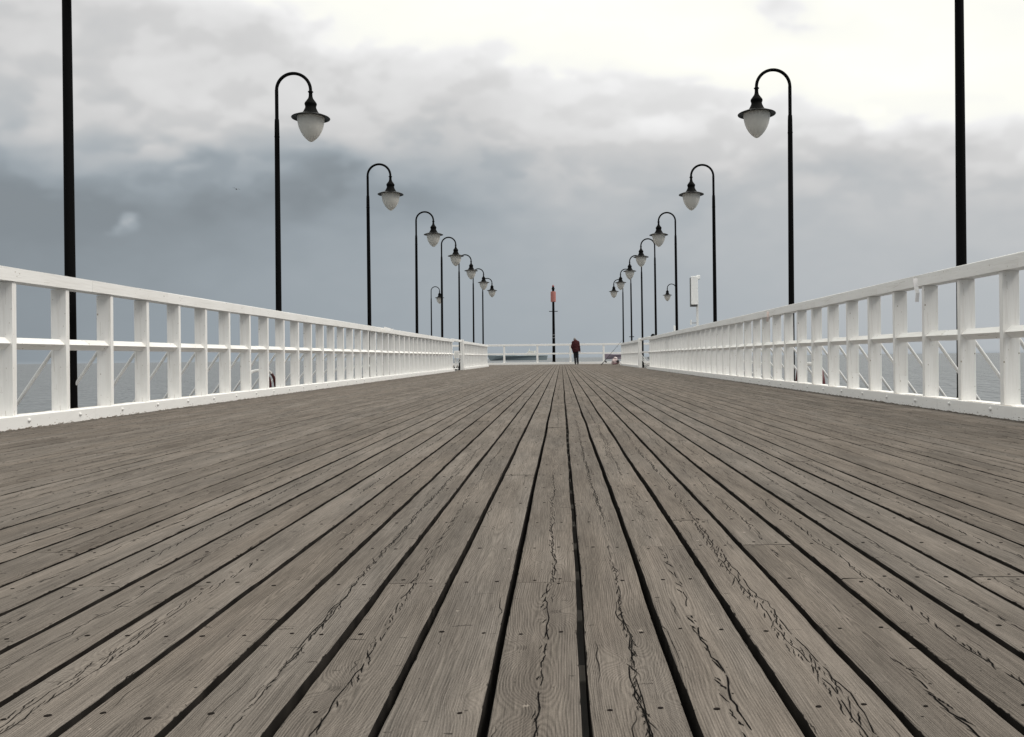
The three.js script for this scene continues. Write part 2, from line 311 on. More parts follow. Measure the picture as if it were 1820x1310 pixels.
// ------------------------------------------------------------------ pier deck
const XL = -3.82, XR = 3.07, PW = 0.1357, G0 = 0.030, ROW0 = 1.122, ROW = 0.3215, ZE = 54.1, HEADZ = 44.6, HXL = -8.1, HXR = 7.3;
const deck = thing('pier_deck', 'weathered grey plank deck of the pier with open joints', 'deck', null, 'structure');
const gapX = (k, Z) => G0 + PW * k + 0.0026 * vn(Z * 0.9 + k * 13.7, k * 5.1) + 0.0012 * vn(Z * 4.3, k * 3.3 + 40);
const gapH = (k, Z) => 0.0071 + 0.0015 * vn(Z * 1.3 + 80, k * 2.9) + 0.0004 * vn(Z * 7, k * 7.7);
function plankGeometry(k, Z0, Z1, segs, across, seed) {
  const r = rng(seed), row = Math.floor(r() * (ROWS - 1)), flip = r() < 0.5, flop = r() < 0.5, u0 = r() * Math.max(0, 4 - (Z1 - Z0)), lift = (r() - 0.5) * 0.0012, tilt = (r() - 0.5) * 0.0014, cup = (r() - 0.5) * 0.0016;
  // profile: left side (2), top (edge, roundings, face), right side (2)
  const fr = [0, 0, 0, 0.03]; for (let i = 1; i < across; i++) fr.push(0.03 + 0.94 * i / across); fr.push(0.97, 1, 1, 1);
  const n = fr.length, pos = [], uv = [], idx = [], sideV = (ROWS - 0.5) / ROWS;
  for (let s = 0; s <= segs; s++) {
    const Z = Z0 + (Z1 - Z0) * s / segs, a = gapX(k, Z) + gapH(k, Z), b = gapX(k + 1, Z) - gapH(k + 1, Z);
    for (let i = 0; i < n; i++) {
      const f = fr[i], c = f * 2 - 1, j = Math.min(i, n - 1 - i); let y = lift + tilt * c + cup * (1 - c * c);
      if (j === 0) y = -0.065; else if (j < 3) y -= 0.003 + 0.0012 * vn(Z * 22, k * 3 + (i < 4 ? 0 : 9));
      pos.push(a + (b - a) * f, y, -Z);
      const uu = (u0 + (flop ? Z1 - Z : Z - Z0)) / 4, vv = flip ? 1 - f : f;
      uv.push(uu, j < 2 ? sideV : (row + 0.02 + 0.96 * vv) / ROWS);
    }
  }
  for (let s = 0; s < segs; s++) for (let i = 0; i < n - 1; i++) { if (i === 1 || i === n - 3) continue; const p = s * n + i, q = p + n; idx.push(p, p + 1, q, p + 1, q + 1, q); }
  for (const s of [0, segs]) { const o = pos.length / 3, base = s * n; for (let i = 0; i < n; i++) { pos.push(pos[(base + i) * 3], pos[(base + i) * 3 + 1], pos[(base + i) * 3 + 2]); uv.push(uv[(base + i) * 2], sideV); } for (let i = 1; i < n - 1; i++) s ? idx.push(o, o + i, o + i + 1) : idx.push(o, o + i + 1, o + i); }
  const g = new THREE.BufferGeometry();
  g.setAttribute('position', new THREE.Float32BufferAttribute(pos, 3)); g.setAttribute('uv', new THREE.Float32BufferAttribute(uv, 2)); g.setIndex(idx); g.computeVertexNormals();
  return g;
}
function boardY(b, f) { const r = rng(b.seed); r(); r(); r(); r(); const lift = (r() - 0.5) * 0.0012, tilt = (r() - 0.5) * 0.0014, cup = (r() - 0.5) * 0.0016, c = f * 2 - 1; return lift + tilt * c + cup * (1 - c * c); }
const boards = [];
{
  const fixed = new Map([[-1, 2], [-3, 2], [-6, 2], [-8, 2], [-10, 3], [1, 3], [3, 3], [4, 2], [6, 2], [-2, 5], [2, 5], [0, 9], [-4, 5], [-5, 8], [5, 8]]);
  const r = rng(11);
  for (let k = Math.floor((HXL - G0) / PW); k <= Math.ceil((HXR - G0) / PW); k++) {
    const x = G0 + PW * (k + 0.5), onPier = x > -4.02 && x < 3.28;
    let n = onPier ? (fixed.has(k) ? fixed.get(k) : 1 + Math.floor(r() * 10)) : 137;
    let Z = onPier ? -1.2 : HEADZ;
    const cuts = [Z]; let c = ROW0 + ROW * (onPier ? n - 10 : n); while (c <= cuts[0] + 0.3) c += ROW * 10; if (c - cuts[0] > 3.9) c -= ROW * 5;
    while (c < ZE - 0.5) { cuts.push(c); c += ROW * (r() < 0.75 ? 12 : 9); }
    cuts.push(ZE);
    for (let i = 0; i < cuts.length - 1; i++) boards.push({ k, Z0: cuts[i] + 0.0006, Z1: cuts[i + 1] - 0.0006, seed: 1000 + boards.length * 7 });
  }
  // size in the picture decides which boards are single parts
  for (const b of boards) { const x = Math.abs(G0 + PW * (b.k + 0.5)); const zn = Math.max(b.Z0, 1.05, x / 0.66); b.size = b.Z1 < zn ? 0 : (1 / zn - 1 / Math.max(b.Z1, zn + 0.01)) / zn; }
  const order = boards.slice().sort((a, b) => b.size - a.size), near = new Set(order.slice(0, 300));
  const far = woods.map(() => []);
  for (const b of boards) {
    const m = woods[Math.floor(rng(b.k * 97 + 4000)() * woods.length)];
    if (near.has(b)) {
      const fine = b.Z0 < 5, len = b.Z1 - b.Z0;
      part('plank', plankGeometry(b.k, b.Z0, b.Z1, Math.ceil(len * (fine ? 22 : 7)), fine ? 6 : 4, b.seed), m, deck);
    } else far[woods.indexOf(m)].push(plankGeometry(b.k, b.Z0, b.Z1, b.Z0 < 12 ? 8 : 4, 2, b.seed));
  }
  far.forEach((gs, i) => { if (gs.length) { const p = part('far_planks', mergeGeometries(gs), woods[i], deck); p.userData.kind = 'stuff'; } });
  // nail heads, two to a board on every joist
  const head = new THREE.CylinderGeometry(0.0046, 0.0048, 0.001, 9); const rest = [];
  for (let n = 0; n < 34; n++) for (let k = -32; k < 26; k++) {
    const Z = ROW0 + n * ROW, q = rng(n * 971 + k * 31 + 5000), joint = boards.some(b => b.k === k && Math.abs(b.Z0 - Z) < 0.01);
    for (const s of [0.27, 0.73]) for (const dz of joint ? [-0.022, 0.022] : [0]) {
      const x = G0 + PW * (k + s) + (q() - 0.5) * 0.016, z = Z + dz + (q() - 0.5) * 0.02, skip = q() < 0.28, sc = 0.7 + q() * 0.4;
      if (skip || x < XL || x > XR || z < 1.0 || Math.abs(x + 0.06) > 0.66 * z + 0.1) continue;
      const yy = boards.find(b => b.k === k && b.Z0 <= z && b.Z1 >= z), y = yy ? boardY(yy, s) + 0.0004 : 0.001;
      if (n < 4) { const m = part('nail_head', head, rust, deck); m.position.set(x, y, -z); m.scale.set(sc, 1, sc * 0.75); m.rotation.set(0, q() * 0.5, 0); }
      else { const g = head.clone(); g.scale(sc, 1, sc * 0.75); g.translate(x, y, -z); rest.push(g); }
    }
  }
  const p = part('nail_heads', mergeGeometries(rest), rust, deck); p.userData.kind = 'stuff';
  // joists: every second one runs out past the kerb as an outrigger under a railing post
  const inner = box(XR - XL + 0.3, 0.18, 0.075), long = box(XR - XL + 1.3, 0.18, 0.075), wide = box(HXR - HXL, 0.18, 0.075);
  for (let n = -6; ; n++) {
    const Z = ROW0 + n * ROW; if (Z > ZE - 0.1) break;
    const m = part('joist', Z > HEADZ ? wide : (n & 1) ? long : inner, darkTimber, deck); m.position.set(Z > HEADZ ? (HXL + HXR) / 2 : (XL + XR) / 2, -0.1595, -Z);
  }
  for (const x of [-3.4, -0.4, 2.7]) { const m = part('beam', box(0.2, 0.26, ZE + 1), darkTimber, deck); m.position.set(x, -0.381, -(ZE - 1.6) / 2); }
  const pile = new THREE.CylinderGeometry(0.17, 0.19, 5.5, 14);
  for (let i = 0; i < 10; i++) for (const x of [-3.4, -0.4, 2.7]) { const m = part('pile', pile, darkTimber, deck); m.position.set(x, -0.513 - 2.75, -(2 + i * 5.7)); }
}
console.log('deck ready');

// ------------------------------------------------------------------ railings along both sides
const POST0 = 5.945, BAY = 0.643;
const postGeos = [0, 1, 2, 3].map(i => box(0.122, 0.945, 0.045, 0.004, i * 0.47, i * 0.31));
const boltGeo = new THREE.SphereGeometry(0.0145, 12, 8);
const drop = new THREE.CylinderGeometry(0.004, 0.0025, 0.03, 6);
function diamond(len, ox) { const g = new THREE.CylinderGeometry(0.043, 0.043, len, 4, 1); g.rotateX(Math.PI / 2); const f = g.toNonIndexed(); f.computeVertexNormals(); return metric(f, ox, 0, true); }
function railing(side, Za, Zb, name, label, group) {
  const s = side, face = s < 0 ? XL - 0.03 : XR + 0.03;           // deck-facing face of the posts
  const t = thing(name, label, 'railing', group), r = rng(300 + Math.round(Za * 10) + (s > 0 ? 7 : 0));
  const cx = face + s * 0.061, posts = [];
  for (let Z = POST0 - 9 * BAY; Z < Zb; Z += BAY) if (Z > Za) posts.push(Z);
  posts.forEach((Z, i) => {
    const m = part('post', postGeos[Math.floor(r() * 4)], white, t); m.position.set(cx + (r() - 0.5) * 0.005, 0.5675, -Z); m.rotation.set((r() - 0.5) * 0.006, (r() - 0.5) * 0.03, (r() - 0.5) * 0.006);
    part('brace', rod([face + s * 0.118, 0.565, -Z], [face + s * 0.565, -0.072, -Z], 0.0135), whiteSteel, t);
    const b = part('bolt', boltGeo, whiteSteel, t); b.position.set(face - s * 0.030, 0.062 + (r() - 0.5) * 0.01, -(Z + 0.10));
  });
  // top rail, middle rail and kerb come in lengths of six bays
  for (let z = Za, i = 0; z < Zb - 0.02; i++) {
    const e = Math.min(Zb, i ? z + 6 * BAY : Math.max(z + BAY, posts[2] - BAY / 2 + 2 * BAY)), len = e - z - 0.002, mid = -(z + e) / 2;
    let g = new THREE.BoxGeometry(0.142, 0.094, len, 1, 1, 8);
    { // long bevels and a slight sag
      const p = g.attributes.position; const ph = r() * 6;
      for (let k = 0; k < p.count; k++) p.setXYZ(k, p.getX(k) + 0.003 * Math.sin(p.getZ(k) * 1.3 + ph), p.getY(k) + 0.004 * Math.sin(p.getZ(k) * 1.1 + ph * 2), p.getZ(k));
      g = metric(g, s * 0.3, i * 0.7, true);
    }
    const a = part('top_rail', g, white, t); a.position.set(cx - s * 0.004, 1.088 + (r() - 0.5) * 0.006, mid);
    const cap = part('rail_cap', metric(new RoundedBoxGeometry(0.134, 0.012, len, 1, 0.005), i * 0.3, 0.2, true), white, t); cap.position.set(cx - s * 0.004, 1.136, mid);
    const d = part('middle_rail', diamond(len, i * 0.37), white, t); d.position.set(cx - s * 0.006, 0.612 + (r() - 0.5) * 0.006, mid);
    const kg = new RoundedBoxGeometry(0.165, 0.098, len, 1, 0.006); const kp = metric(kg, i * 1.3 + (s > 0 ? 2.1 : 0), 0.049);
    const kb = part('kerb', kp, kerbWhite, t); kb.position.set(face + s * 0.0525, 0.0495, mid);
    z = e;
  }
  return t;
}
const OPEN0 = 30.2, OPENL = 33.1, OPENR = 33.85;
railing(-1, 0.6, OPEN0, 'railing', 'long white wooden railing ending at the small notice on a stand');
railing(1, 0.6, OPEN0, 'railing', 'long white wooden railing with the tall white box sign above it');
const endL = railing(-1, OPENL + 0.2, HEADZ - 0.3, 'railing', 'short white wooden railing between the notice-stand opening and the pier head');
const endR = railing(1, OPENR + 0.2, HEADZ - 0.3, 'railing', 'short white wooden railing that the fishing rod leans on');
for (const s of [-1, 1]) {                              // bars across the landing openings
  const OPEN1 = s < 0 ? OPENL : OPENR, face = s < 0 ? XL - 0.03 : XR + 0.03, t = thing('gate', s < 0 ? 'white barrier of two bars behind the small notice stand' : 'white barrier of two bars in the opening with a hanging rope', 'gate'), x = face + s * 0.06;
  const q = part('gate_post', box(0.14, 1.19, 0.14, 0.008), white, t); q.position.set(x, 0.597, -(OPEN1 + 0.09));
  const q2 = part('gate_post', box(0.05, 1.05, 0.05, 0.006), white, t); q2.position.set(x + s * 0.02, 0.527, -(OPEN0 + 0.05));
  const a = part('top_bar', box(0.09, 0.085, OPEN1 - OPEN0 - 0.09, 0.008), white, t); a.position.set(x + s * 0.02, 1.13, -(OPEN0 + OPEN1 + 0.09) / 2 + 0.042);
  const b = part('middle_bar', box(0.05, 0.05, OPEN1 - OPEN0 - 0.09, 0.006), white, t); b.position.set(x + s * 0.02, 0.62, -(OPEN0 + OPEN1 + 0.09) / 2 + 0.042);
  if (s > 0) {
    const c = new THREE.CatmullRomCurve3([[0, 0.62, 0], [0.03, 0.45, 0.02], [-0.05, 0.40, 0.0], [0.03, 0.35, -0.03], [0.06, 0.2, 0], [0.02, 0.12, 0.02]].map(p => new THREE.Vector3(x + p[0], p[1], -(OPEN0 + 0.3) + p[2])));
    part('hanging_rope', new THREE.TubeGeometry(c, 30, 0.011, 7), plain(0.05, 0.05, 0.055, 0.9), t);
  }
}

// pier head railing: thin posts, three rails, across the end and down both sides
{
  const t = thing('pier_head_railing', 'thin white railing round the end of the pier, with open bays', 'railing');
  const run = (x0, z0, x1, z1, first, step) => {
    const L = Math.hypot(x1 - x0, z1 - z0), ux = (x1 - x0) / L, uz = (z1 - z0) / L, ang = Math.atan2(-uz, ux);
    for (let d = first; d <= L + 1e-6; d += step) { const m = part('post', box(0.125, 1.2, 0.115, 0.006), freshWhite, t); m.position.set(x0 + ux * d, 0.602, -(z0 + uz * d)); }
    for (const [y, h, w, nm] of [[1.255, 0.125, 0.14, 'top_rail'], [0.69, 0.1, 0.09, 'middle_rail'], [0.072, 0.14, 0.16, 'kerb']]) { const m = part(nm, box(L - 0.02, h, w, 0.006), freshWhite, t); m.position.set((x0 + x1) / 2, y, -(z0 + z1) / 2); m.rotation.y = -ang; }
  };
  run(HXL + 0.1, ZE - 0.08, HXR - 0.1, ZE - 0.08, 0.09, 2.122);
  run(HXL + 0.1, HEADZ + 0.1, HXL + 0.1, ZE - 0.2, 0.2, 2.2);
  run(HXR - 0.1, HEADZ + 0.1, HXR - 0.1, ZE - 0.2, 0.2, 2.2);
}

// ------------------------------------------------------------------ lamp posts
const lampGeo = {
  pole: lathe([[0.0455, -0.05], [0.0445, 0.2], [0.0405, 2.0], [0.0355, 3.78], [0.0385, 3.785], [0.0385, 3.80], [0.0355, 3.805], [0.034, 3.98], [0.031, 4.05], [0.026, 4.058], [0.0255, 4.485]], 20),
  flange: lathe([[0.0, -0.05], [0.11, -0.05], [0.11, -0.03], [0.065, -0.025], [0.055, 0.06], [0.046, 0.09]], 20),
  arm: new THREE.TubeGeometry(new (class extends THREE.Curve { getPoint(t, o = new THREE.Vector3()) { const a = Math.PI * (1 - t); return o.set(0.25 + 0.25 * Math.cos(a), 4.485 + 0.25 * Math.sin(a), 0); } })(), 30, 0.024, 12),
  fitter: lathe([[0.0, 0.412], [0.025, 0.412], [0.026, 0.402], [0.039, 0.396], [0.039, 0.385], [0.027, 0.379], [0.028, 0.33], [0.036, 0.294], [0.06, 0.26], [0.085, 0.226], [0.090, 0.207], [0.085, 0.190], [0.079, 0.172], [0.082, 0.148], [0.105, 0.098], [0.136, 0.056], [0.15, 0.05]], 32),
  hat: lathe([[0.15, 0.05], [0.21, 0.036], [0.272, 0.010], [0.281, 0.002], [0.278, -0.005], [0.266, -0.005], [0.19, 0.016], [0.15, 0.02]], 48),
  globe: lathe([[0.17, 0.03], [0.193, 0.02], [0.197, -0.01], [0.191, -0.07], [0.176, -0.14], [0.150, -0.205], [0.115, -0.263], [0.080, -0.304], [0.035, -0.343], [0.012, -0.353], [0.0, -0.354]], 40),
  bracket: box(0.9, 0.09, 0.14, 0.006),
};
for (const k of ['fitter', 'hat', 'globe']) lampGeo[k].translate(0.5, 4.07, 0);
lampGeo.bracket.translate(0.2, -0.0955, 0);
function lampPost() {
  const t = thing('lamp_post', '', 'lamp post');
  part('pole', lampGeo.pole, blackPaint, t); part('base_flange', lampGeo.flange, blackPaint, t); part('arm', lampGeo.arm, blackPaint, t);
  part('collar', lampGeo.fitter, blackPaint, t); part('hat_shade', lampGeo.hat, hatPaint, t); part('globe', lampGeo.globe, globeGlass, t);
  part('bracket', lampGeo.bracket, darkTimber, t);
  return t;
}
const lamp0 = lampPost(); let lampCount = 0;
function placeLamp(x, Z, right, label, group) {
  let l = lamp0;
  if (lampCount++) { l = lamp0.clone(); l.name = numbered('lamp_post'); scene.add(l); }
  l.userData = { label, category: 'lamp post', group };
  const r = rng(lampCount * 77);
  l.position.set(x, 0, -Z); l.rotation.set((r() - 0.5) * 0.007, (right ? Math.PI : 0) + (r() - 0.5) * 0.08, (r() - 0.5) * 0.008);
  return l;
}
const LZ = [7.23, 12.55, 18.5, 24.55, 29.75, 34.85, 40.4, 45.3], RZ = [7.27, 12.65, 18.9, 25.15, 30.7, 35.8, 41.3, 46.9];
const LG = 'black lamp post with milky globe, outside the railing that ends at the notice stand', RG = 'black lamp post with milky globe, in the row behind the white box sign';
const LS = { 1: 'black lamp post just beyond the lifebuoy on the notice-stand side', 5: 'black lamp post seen in the railing opening behind the notice stand', 7: 'last black lamp post before the pier head on the notice-stand side' };
const RS = { 3: 'black lamp post with a small white plate on its pole', 4: 'black lamp post beside the dark hat on the top rail', 5: 'black lamp post seen in the railing opening with the hanging rope', 6: 'black lamp post with a short crossbar low on its pole', 7: 'black lamp post by the fishing rod at the end of the railing' };
LZ.forEach((Z, i) => placeLamp(-4.2, Z, false, LS[i] || LG, 'lamp posts along the notice-stand side'));
RZ.forEach((Z, i) => {
  const l = placeLamp(3.45, Z, true, RS[i] || RG, 'lamp posts along the box-sign side');
  if (i === 6) part('crossbar', box(0.24, 0.035, 0.04, 0.004), blackPaint, l).position.set(0, 1.42, 0);
});
placeLamp(-7.72, 50.2, false, 'black lamp post on the side of the pier head towards the red beacon', undefined);
placeLamp(6.85, 50.2, true, 'black lamp post on the side of the pier head towards the walking person', undefined);

// ------------------------------------------------------------------ red navigation beacon behind the end railing
{
  const t = thing('navigation_beacon', 'slim black post with a pink drum and red lantern behind the end railing', 'beacon'); t.position.set(-0.49, 0, -54.45);
  part('post', lathe([[0.105, -0.6], [0.1, 0.1], [0.075, 3.9], [0.075, 4.05]], 20), blackPaint, t);
  const m = plain(0.40, 0.155, 0.135, 0.7);
  part('drum', lathe([[0, 4.03], [0.155, 4.03], [0.168, 4.045], [0.168, 4.68], [0.155, 4.695], [0, 4.695]], 28), m, t);
  const ln = part('lantern', lathe([[0, 4.69], [0.075, 4.69], [0.08, 4.74], [0.065, 4.8], [0.105, 4.85], [0.105, 4.89], [0.075, 4.93], [0.07, 5.0]], 20), blackPaint, t);
  part('lantern_cap', lathe([[0.07, 5.0], [0.068, 5.05], [0.04, 5.11], [0, 5.13]], 20), plain(0.2, 0.02, 0.02, 0.4), ln);
  part('crossbar', box(0.56, 0.045, 0.05, 0.005), blackPaint, t).position.y = 3.42;
  for (const y of [1.72, 1.9]) part('clamp_band', new THREE.CylinderGeometry(0.094, 0.094, 0.03, 20, 1, true), plain(0.3, 0.3, 0.31, 0.4), t).position.y = y;
  part('foot_plate', box(0.7, 0.12, 0.8, 0.01), darkTimber, t).position.set(0, -0.3, 0.2);
}

// ------------------------------------------------------------------ ships lying out in the bay
function hullGeometry(len, h, beam, rakeBow, rakeStern) {
  const s = new THREE.Shape(); s.moveTo(0, 0); s.lineTo(len, 0); s.lineTo(len + rakeStern, h); s.lineTo(len * 0.3, h); s.lineTo(len * 0.12, h * 1.06); s.lineTo(-rakeBow, h * 1.12); s.closePath();
  const g = new THREE.ExtrudeGeometry(s, { depth: beam, bevelEnabled: true, bevelSize: 0.6, bevelThickness: 1.2, bevelSegments: 2 }); g.translate(0, 0, -beam / 2);
  const p = g.attributes.position; for (let i = 0; i < p.count; i++) { const x = p.getX(i), k = Math.min(1, Math.max(0.05, (x + rakeBow) / (len * 0.25))); p.setZ(i, p.getZ(i) * k); }
  g.computeVertexNormals(); return g;
}
{
  const Z = 1450, base = SEA - 0.4;
  const t = thing('cargo_ship', 'long grey-blue ship with pale upperworks far out beyond the red beacon', 'ship'); t.position.set((872 - 998) / FOCAL * Z, base, -Z);
  part('hull', hullGeometry(96, 8.2, 16, 5, 1.5), plain(0.2, 0.24, 0.255), t);
  const pale = plain(0.62, 0.62, 0.58);
  part('superstructure', box(26, 2.6, 13, 0.2), pale, t).position.set(71, 9.6, 0);
  part('bridge', box(15, 3.0, 12, 0.2), pale, t).position.set(70, 12.4, 0);
  part('wheelhouse', box(9, 2.4, 10, 0.2), pale, t).position.set(69, 15.1, 0);
  part('mast', rod([66.5, 16.2, 0], [66.5, 21.5, 0], 0.6, 0.3), pale, t);
  part('funnel', rod([76, 13.8, 0], [76.3, 17.2, 0], 1.5, 1.2), pale, t);
  part('foremast', rod([39.5, 8.2, 0], [39.5, 15, 0], 0.9, 0.5), pale, t);
  part('hatch_row', box(30, 1.2, 11, 0.2), plain(0.2, 0.24, 0.25), t).position.set(30, 8.9, 0);
  const u = thing('dark_red_ship', 'dull mauve ship hull out at sea behind the fishing rod', 'ship'); u.position.set((1079 - 998) / FOCAL * Z, base, -Z - 40);
  part('hull', hullGeometry(50, 8.6, 12, 4.5, 1.5), plain(0.3, 0.24, 0.28), u);
  part('superstructure', box(9, 6, 9, 0.2), pale, u).position.set(43, 11.5, 0);
  part('mast', rod([42, 14, 0], [42, 18, 0], 0.5, 0.3), pale, u);
}

// ------------------------------------------------------------------ small things on and beside the railings
{ // notice on a thin stand in the opening
  const t = thing('notice_stand', 'small white notice board on a thin stand at the railing opening', 'notice board'); t.position.set(XL + 0.045, 0, -30.28);
  part('stand', rod([-0.03, 0.0, 0], [-0.03, 0.5, 0], 0.02), whiteSteel, t);
  part('foot', new THREE.CylinderGeometry(0.09, 0.1, 0.02, 16), whiteSteel, t).position.set(-0.03, 0.1, 0);
  const bd = part('board', box(0.205, 0.27, 0.02, 0.004), plain(0.9, 0.89, 0.87), t); bd.position.set(0.02, 0.60, 0.03);
  for (let i = 0; i < 5; i++) part('print_line', box(0.13 - (i % 3) * 0.02, 0.008, 0.002, 0.0008), plain(0.45, 0.45, 0.46), bd).position.set(0, 0.08 - i * 0.04, 0.0115);
}
{ // white box sign on a post by the right railing
  const t = thing('box_sign', 'tall narrow white box sign on a thin post above the railing', 'sign'); t.position.set(3.26, 0, -20.4);
  part('post', box(0.05, 1.9, 0.05, 0.005), whiteSteel, t).position.set(0.035, 0.95 + 0.1, 0);
  part('sign_panel', box(0.165, 0.68, 0.05, 0.008), plain(0.93, 0.93, 0.92, 0.4), t).position.set(-0.055, 2.03, 0.16).set(-0.055, 2.03, 0.16);
  part('backing_case', box(0.165, 0.70, 0.12, 0.008), plain(0.12, 0.12, 0.12), t).position.set(-0.06, 1.995, 0.06);
  part('cap_arm', box(0.09, 0.09, 0.17, 0.008), plain(0.93, 0.93, 0.92, 0.4), t).position.set(0.045, 2.35, 0.06);
  part('bracket', box(0.15, 0.022, 0.03, 0.004), plain(0.3, 0.3, 0.3), t).position.set(-0.055, 1.255, 0);
  part('bracket_tip', box(0.03, 0.12, 0.03, 0.004), whiteSteel, t).position.set(-0.125, 1.27, 0.01);
}
// red and white tubular hoops outside the railings, parallel to them
for (const s of [-1, 1]) {
  const t = thing('hoop_rail', s < 0 ? 'red and white tubular hoop outside the railing that ends at the notice stand' : 'red and white tubular hoop outside the railing with the box sign', 'hoop rail');
  const x = s < 0 ? -4.13 : 3.40, Zc = s < 0 ? 11.57 : 11.58, R = s < 0 ? 0.020 : 0.028;
  const tube = pts => new THREE.TubeGeometry(new THREE.CatmullRomCurve3(pts.map(([z, y]) => new THREE.Vector3(x, y, -(Zc + z)))), 20, R, 10);
  part('top_tube', tube([[-0.42, 0.29], [-0.33, 0.318], [-0.2, 0.33], [0, 0.335], [0.2, 0.33], [0.33, 0.318], [0.42, 0.29]]), whiteSteel, t);
  const dk = new THREE.MeshStandardMaterial({ color: new THREE.Color().setRGB(0.075, 0.005, 0.008), roughness: 0.5 });
  for (const e of [-1, 1]) {
    part('corner_tube', tube([[e * 0.42, 0.29], [e * 0.53, 0.225], [e * 0.59, 0.13], [e * 0.615, 0.04]]), dk, t);
    part('leg', rod([x, 0.04, -(Zc + e * 0.615)], [x, -0.06, -(Zc + e * 0.62)], R), s < 0 ? dk : whiteSteel, t);
    if (s < 0 && e > 0) part('inner_upright', tube([[e * 0.33, 0.23], [e * 0.37, 0.17], [e * 0.39, 0.08], [e * 0.4, -0.06]]), dk, t);
  }
  part('foot_beam', box(0.09, 0.08, 1.5, 0.006), darkTimber, t).position.set(x, -0.095, -Zc);
}
function sheet(pts, th, name, label, mat, cat) {      // thin folded sheet from quads of points, with thickness
  const nrm = new THREE.Vector3(), g = new THREE.BufferGeometry(), P = [], I = [], V = pts.map(p => new THREE.Vector3(...p)), n = V.length / 2;
  for (const sgn of [0.5, -0.5]) for (let i = 0; i < n; i++) for (const e of [0, 1]) { const a = V[i * 2 + e]; P.push(a.x, a.y, a.z + sgn * th); }
  for (let i = 0; i < n - 1; i++) { const a = i * 2, m = n * 2; I.push(a, a + 1, a + 2, a + 1, a + 3, a + 2, m + a, m + a + 2, m + a + 1, m + a + 1, m + a + 2, m + a + 3, a, a + 2, m + a, a + 2, m + a + 2, m + a, a + 1, m + a + 1, a + 3, a + 3, m + a + 1, m + a + 3); }
  g.setAttribute('position', new THREE.Float32BufferAttribute(P, 3)); g.setIndex(I); const h = g.toNonIndexed(); h.computeVertexNormals();
  const m = part(numbered(name), h, mat, scene); m.userData = { label, category: cat }; return m;
}
sheet([[-3.775, 1.147, -19.0], [-3.772, 1.142, -19.0], [-3.76, 1.140, -18.75], [-3.762, 1.12, -18.75], [-3.745, 1.146, -18.35], [-3.74, 1.07, -18.35], [-3.735, 1.150, -18.05], [-3.735, 1.06, -18.02], [-3.75, 1.152, -17.85], [-3.75, 1.13, -17.85]], 0.004, 'paper_scrap', 'torn white paper scrap stuck on a white top rail', plain(0.85, 0.85, 0.84), 'paper');
sheet([[3.005, 1.105, -7.2], [3.042, 1.108, -7.2], [3.010, 1.03, -7.19], [3.046, 1.03, -7.19], [3.018, 0.98, -7.175], [3.05, 0.98, -7.175], [3.016, 0.905, -7.185], [3.046, 0.903, -7.185]], 0.004, 'tape_strip', 'pale tape strip hanging from the top rail near a bare post', plain(0.72, 0.71, 0.72), 'tape');
sheet([[3.012, 1.10, -12.35], [3.046, 1.10, -12.35], [3.005, 1.02, -12.33], [3.04, 1.02, -12.33], [3.0, 0.955, -12.34], [3.03, 0.95, -12.34]], 0.004, 'ribbon_strip', 'short pinkish ribbon hanging from the top rail', plain(0.55, 0.46, 0.43), 'ribbon');
{ // small dark lump on the right rail, white plate on a lamp pole
  const t = thing('sailor_hat', 'small dark rounded hat resting on the top rail beside a lamp pole', 'hat'); t.position.set(3.15, 1.143, -29.0);
  part('dome', lathe([[0.066, 0], [0.068, 0.03], [0.055, 0.065], [0.03, 0.085], [0, 0.09]], 18), blackPaint, t); part('brim', lathe([[0, 0.0], [0.095, 0.0], [0.09, 0.012], [0.06, 0.02]], 18), blackPaint, t);
  const u = thing('pole_plate', 'small white plate fixed to a lamp pole behind the box sign', 'plate'); u.position.set(3.37, 1.27, -25.08);
  part('plate', box(0.055, 0.19, 0.02, 0.004), plain(0.85, 0.85, 0.84), u); part('clip', box(0.06, 0.02, 0.05, 0.003), blackPaint, u).position.set(0.03, 0.03, -0.03);
}
{ // fishing rod leaning on the end of the right railing
  const A = [2.18, 0.012, -46.4], B = [3.06, 1.15, -44.34], C = [3.24, 1.383, -43.92], t = thing('fishing_rod', 'dark fishing rod leaning against the end of the white railing', 'fishing rod');
  const at = k => A.map((a, i) => a + (B[i] - a) * k);
  part('handle', rod(A, at(0.27), 0.022, 0.018), plain(0.02, 0.02, 0.022), t); part('blank', rod(at(0.27), C, 0.013, 0.005), plain(0.035, 0.037, 0.045, 0.4), t);
  const R = at(0.19), reel = part('reel', lathe([[0, -0.04], [0.05, -0.04], [0.055, -0.03], [0.035, -0.02], [0.035, 0.02], [0.055, 0.03], [0.05, 0.04], [0, 0.04]], 18), plain(0.03, 0.03, 0.033, 0.35), t);
  reel.position.set(R[0] + 0.07, R[1] - 0.05, R[2] + 0.02); reel.rotation.set(0.5, 0, 1.0);
  part('reel_foot', rod(R, [R[0] + 0.07, R[1] - 0.05, R[2] + 0.02], 0.009), plain(0.03, 0.03, 0.033), t);
  for (const k of [0.45, 0.66, 0.86]) { const g = new THREE.TorusGeometry(0.018, 0.003, 6, 12), P = at(k), m = part('line_guide', g, plain(0.1, 0.1, 0.1, 0.3), t); m.position.set(P[0] + 0.022, P[1] - 0.015, P[2]); m.rotation.y = 0.5; }
}
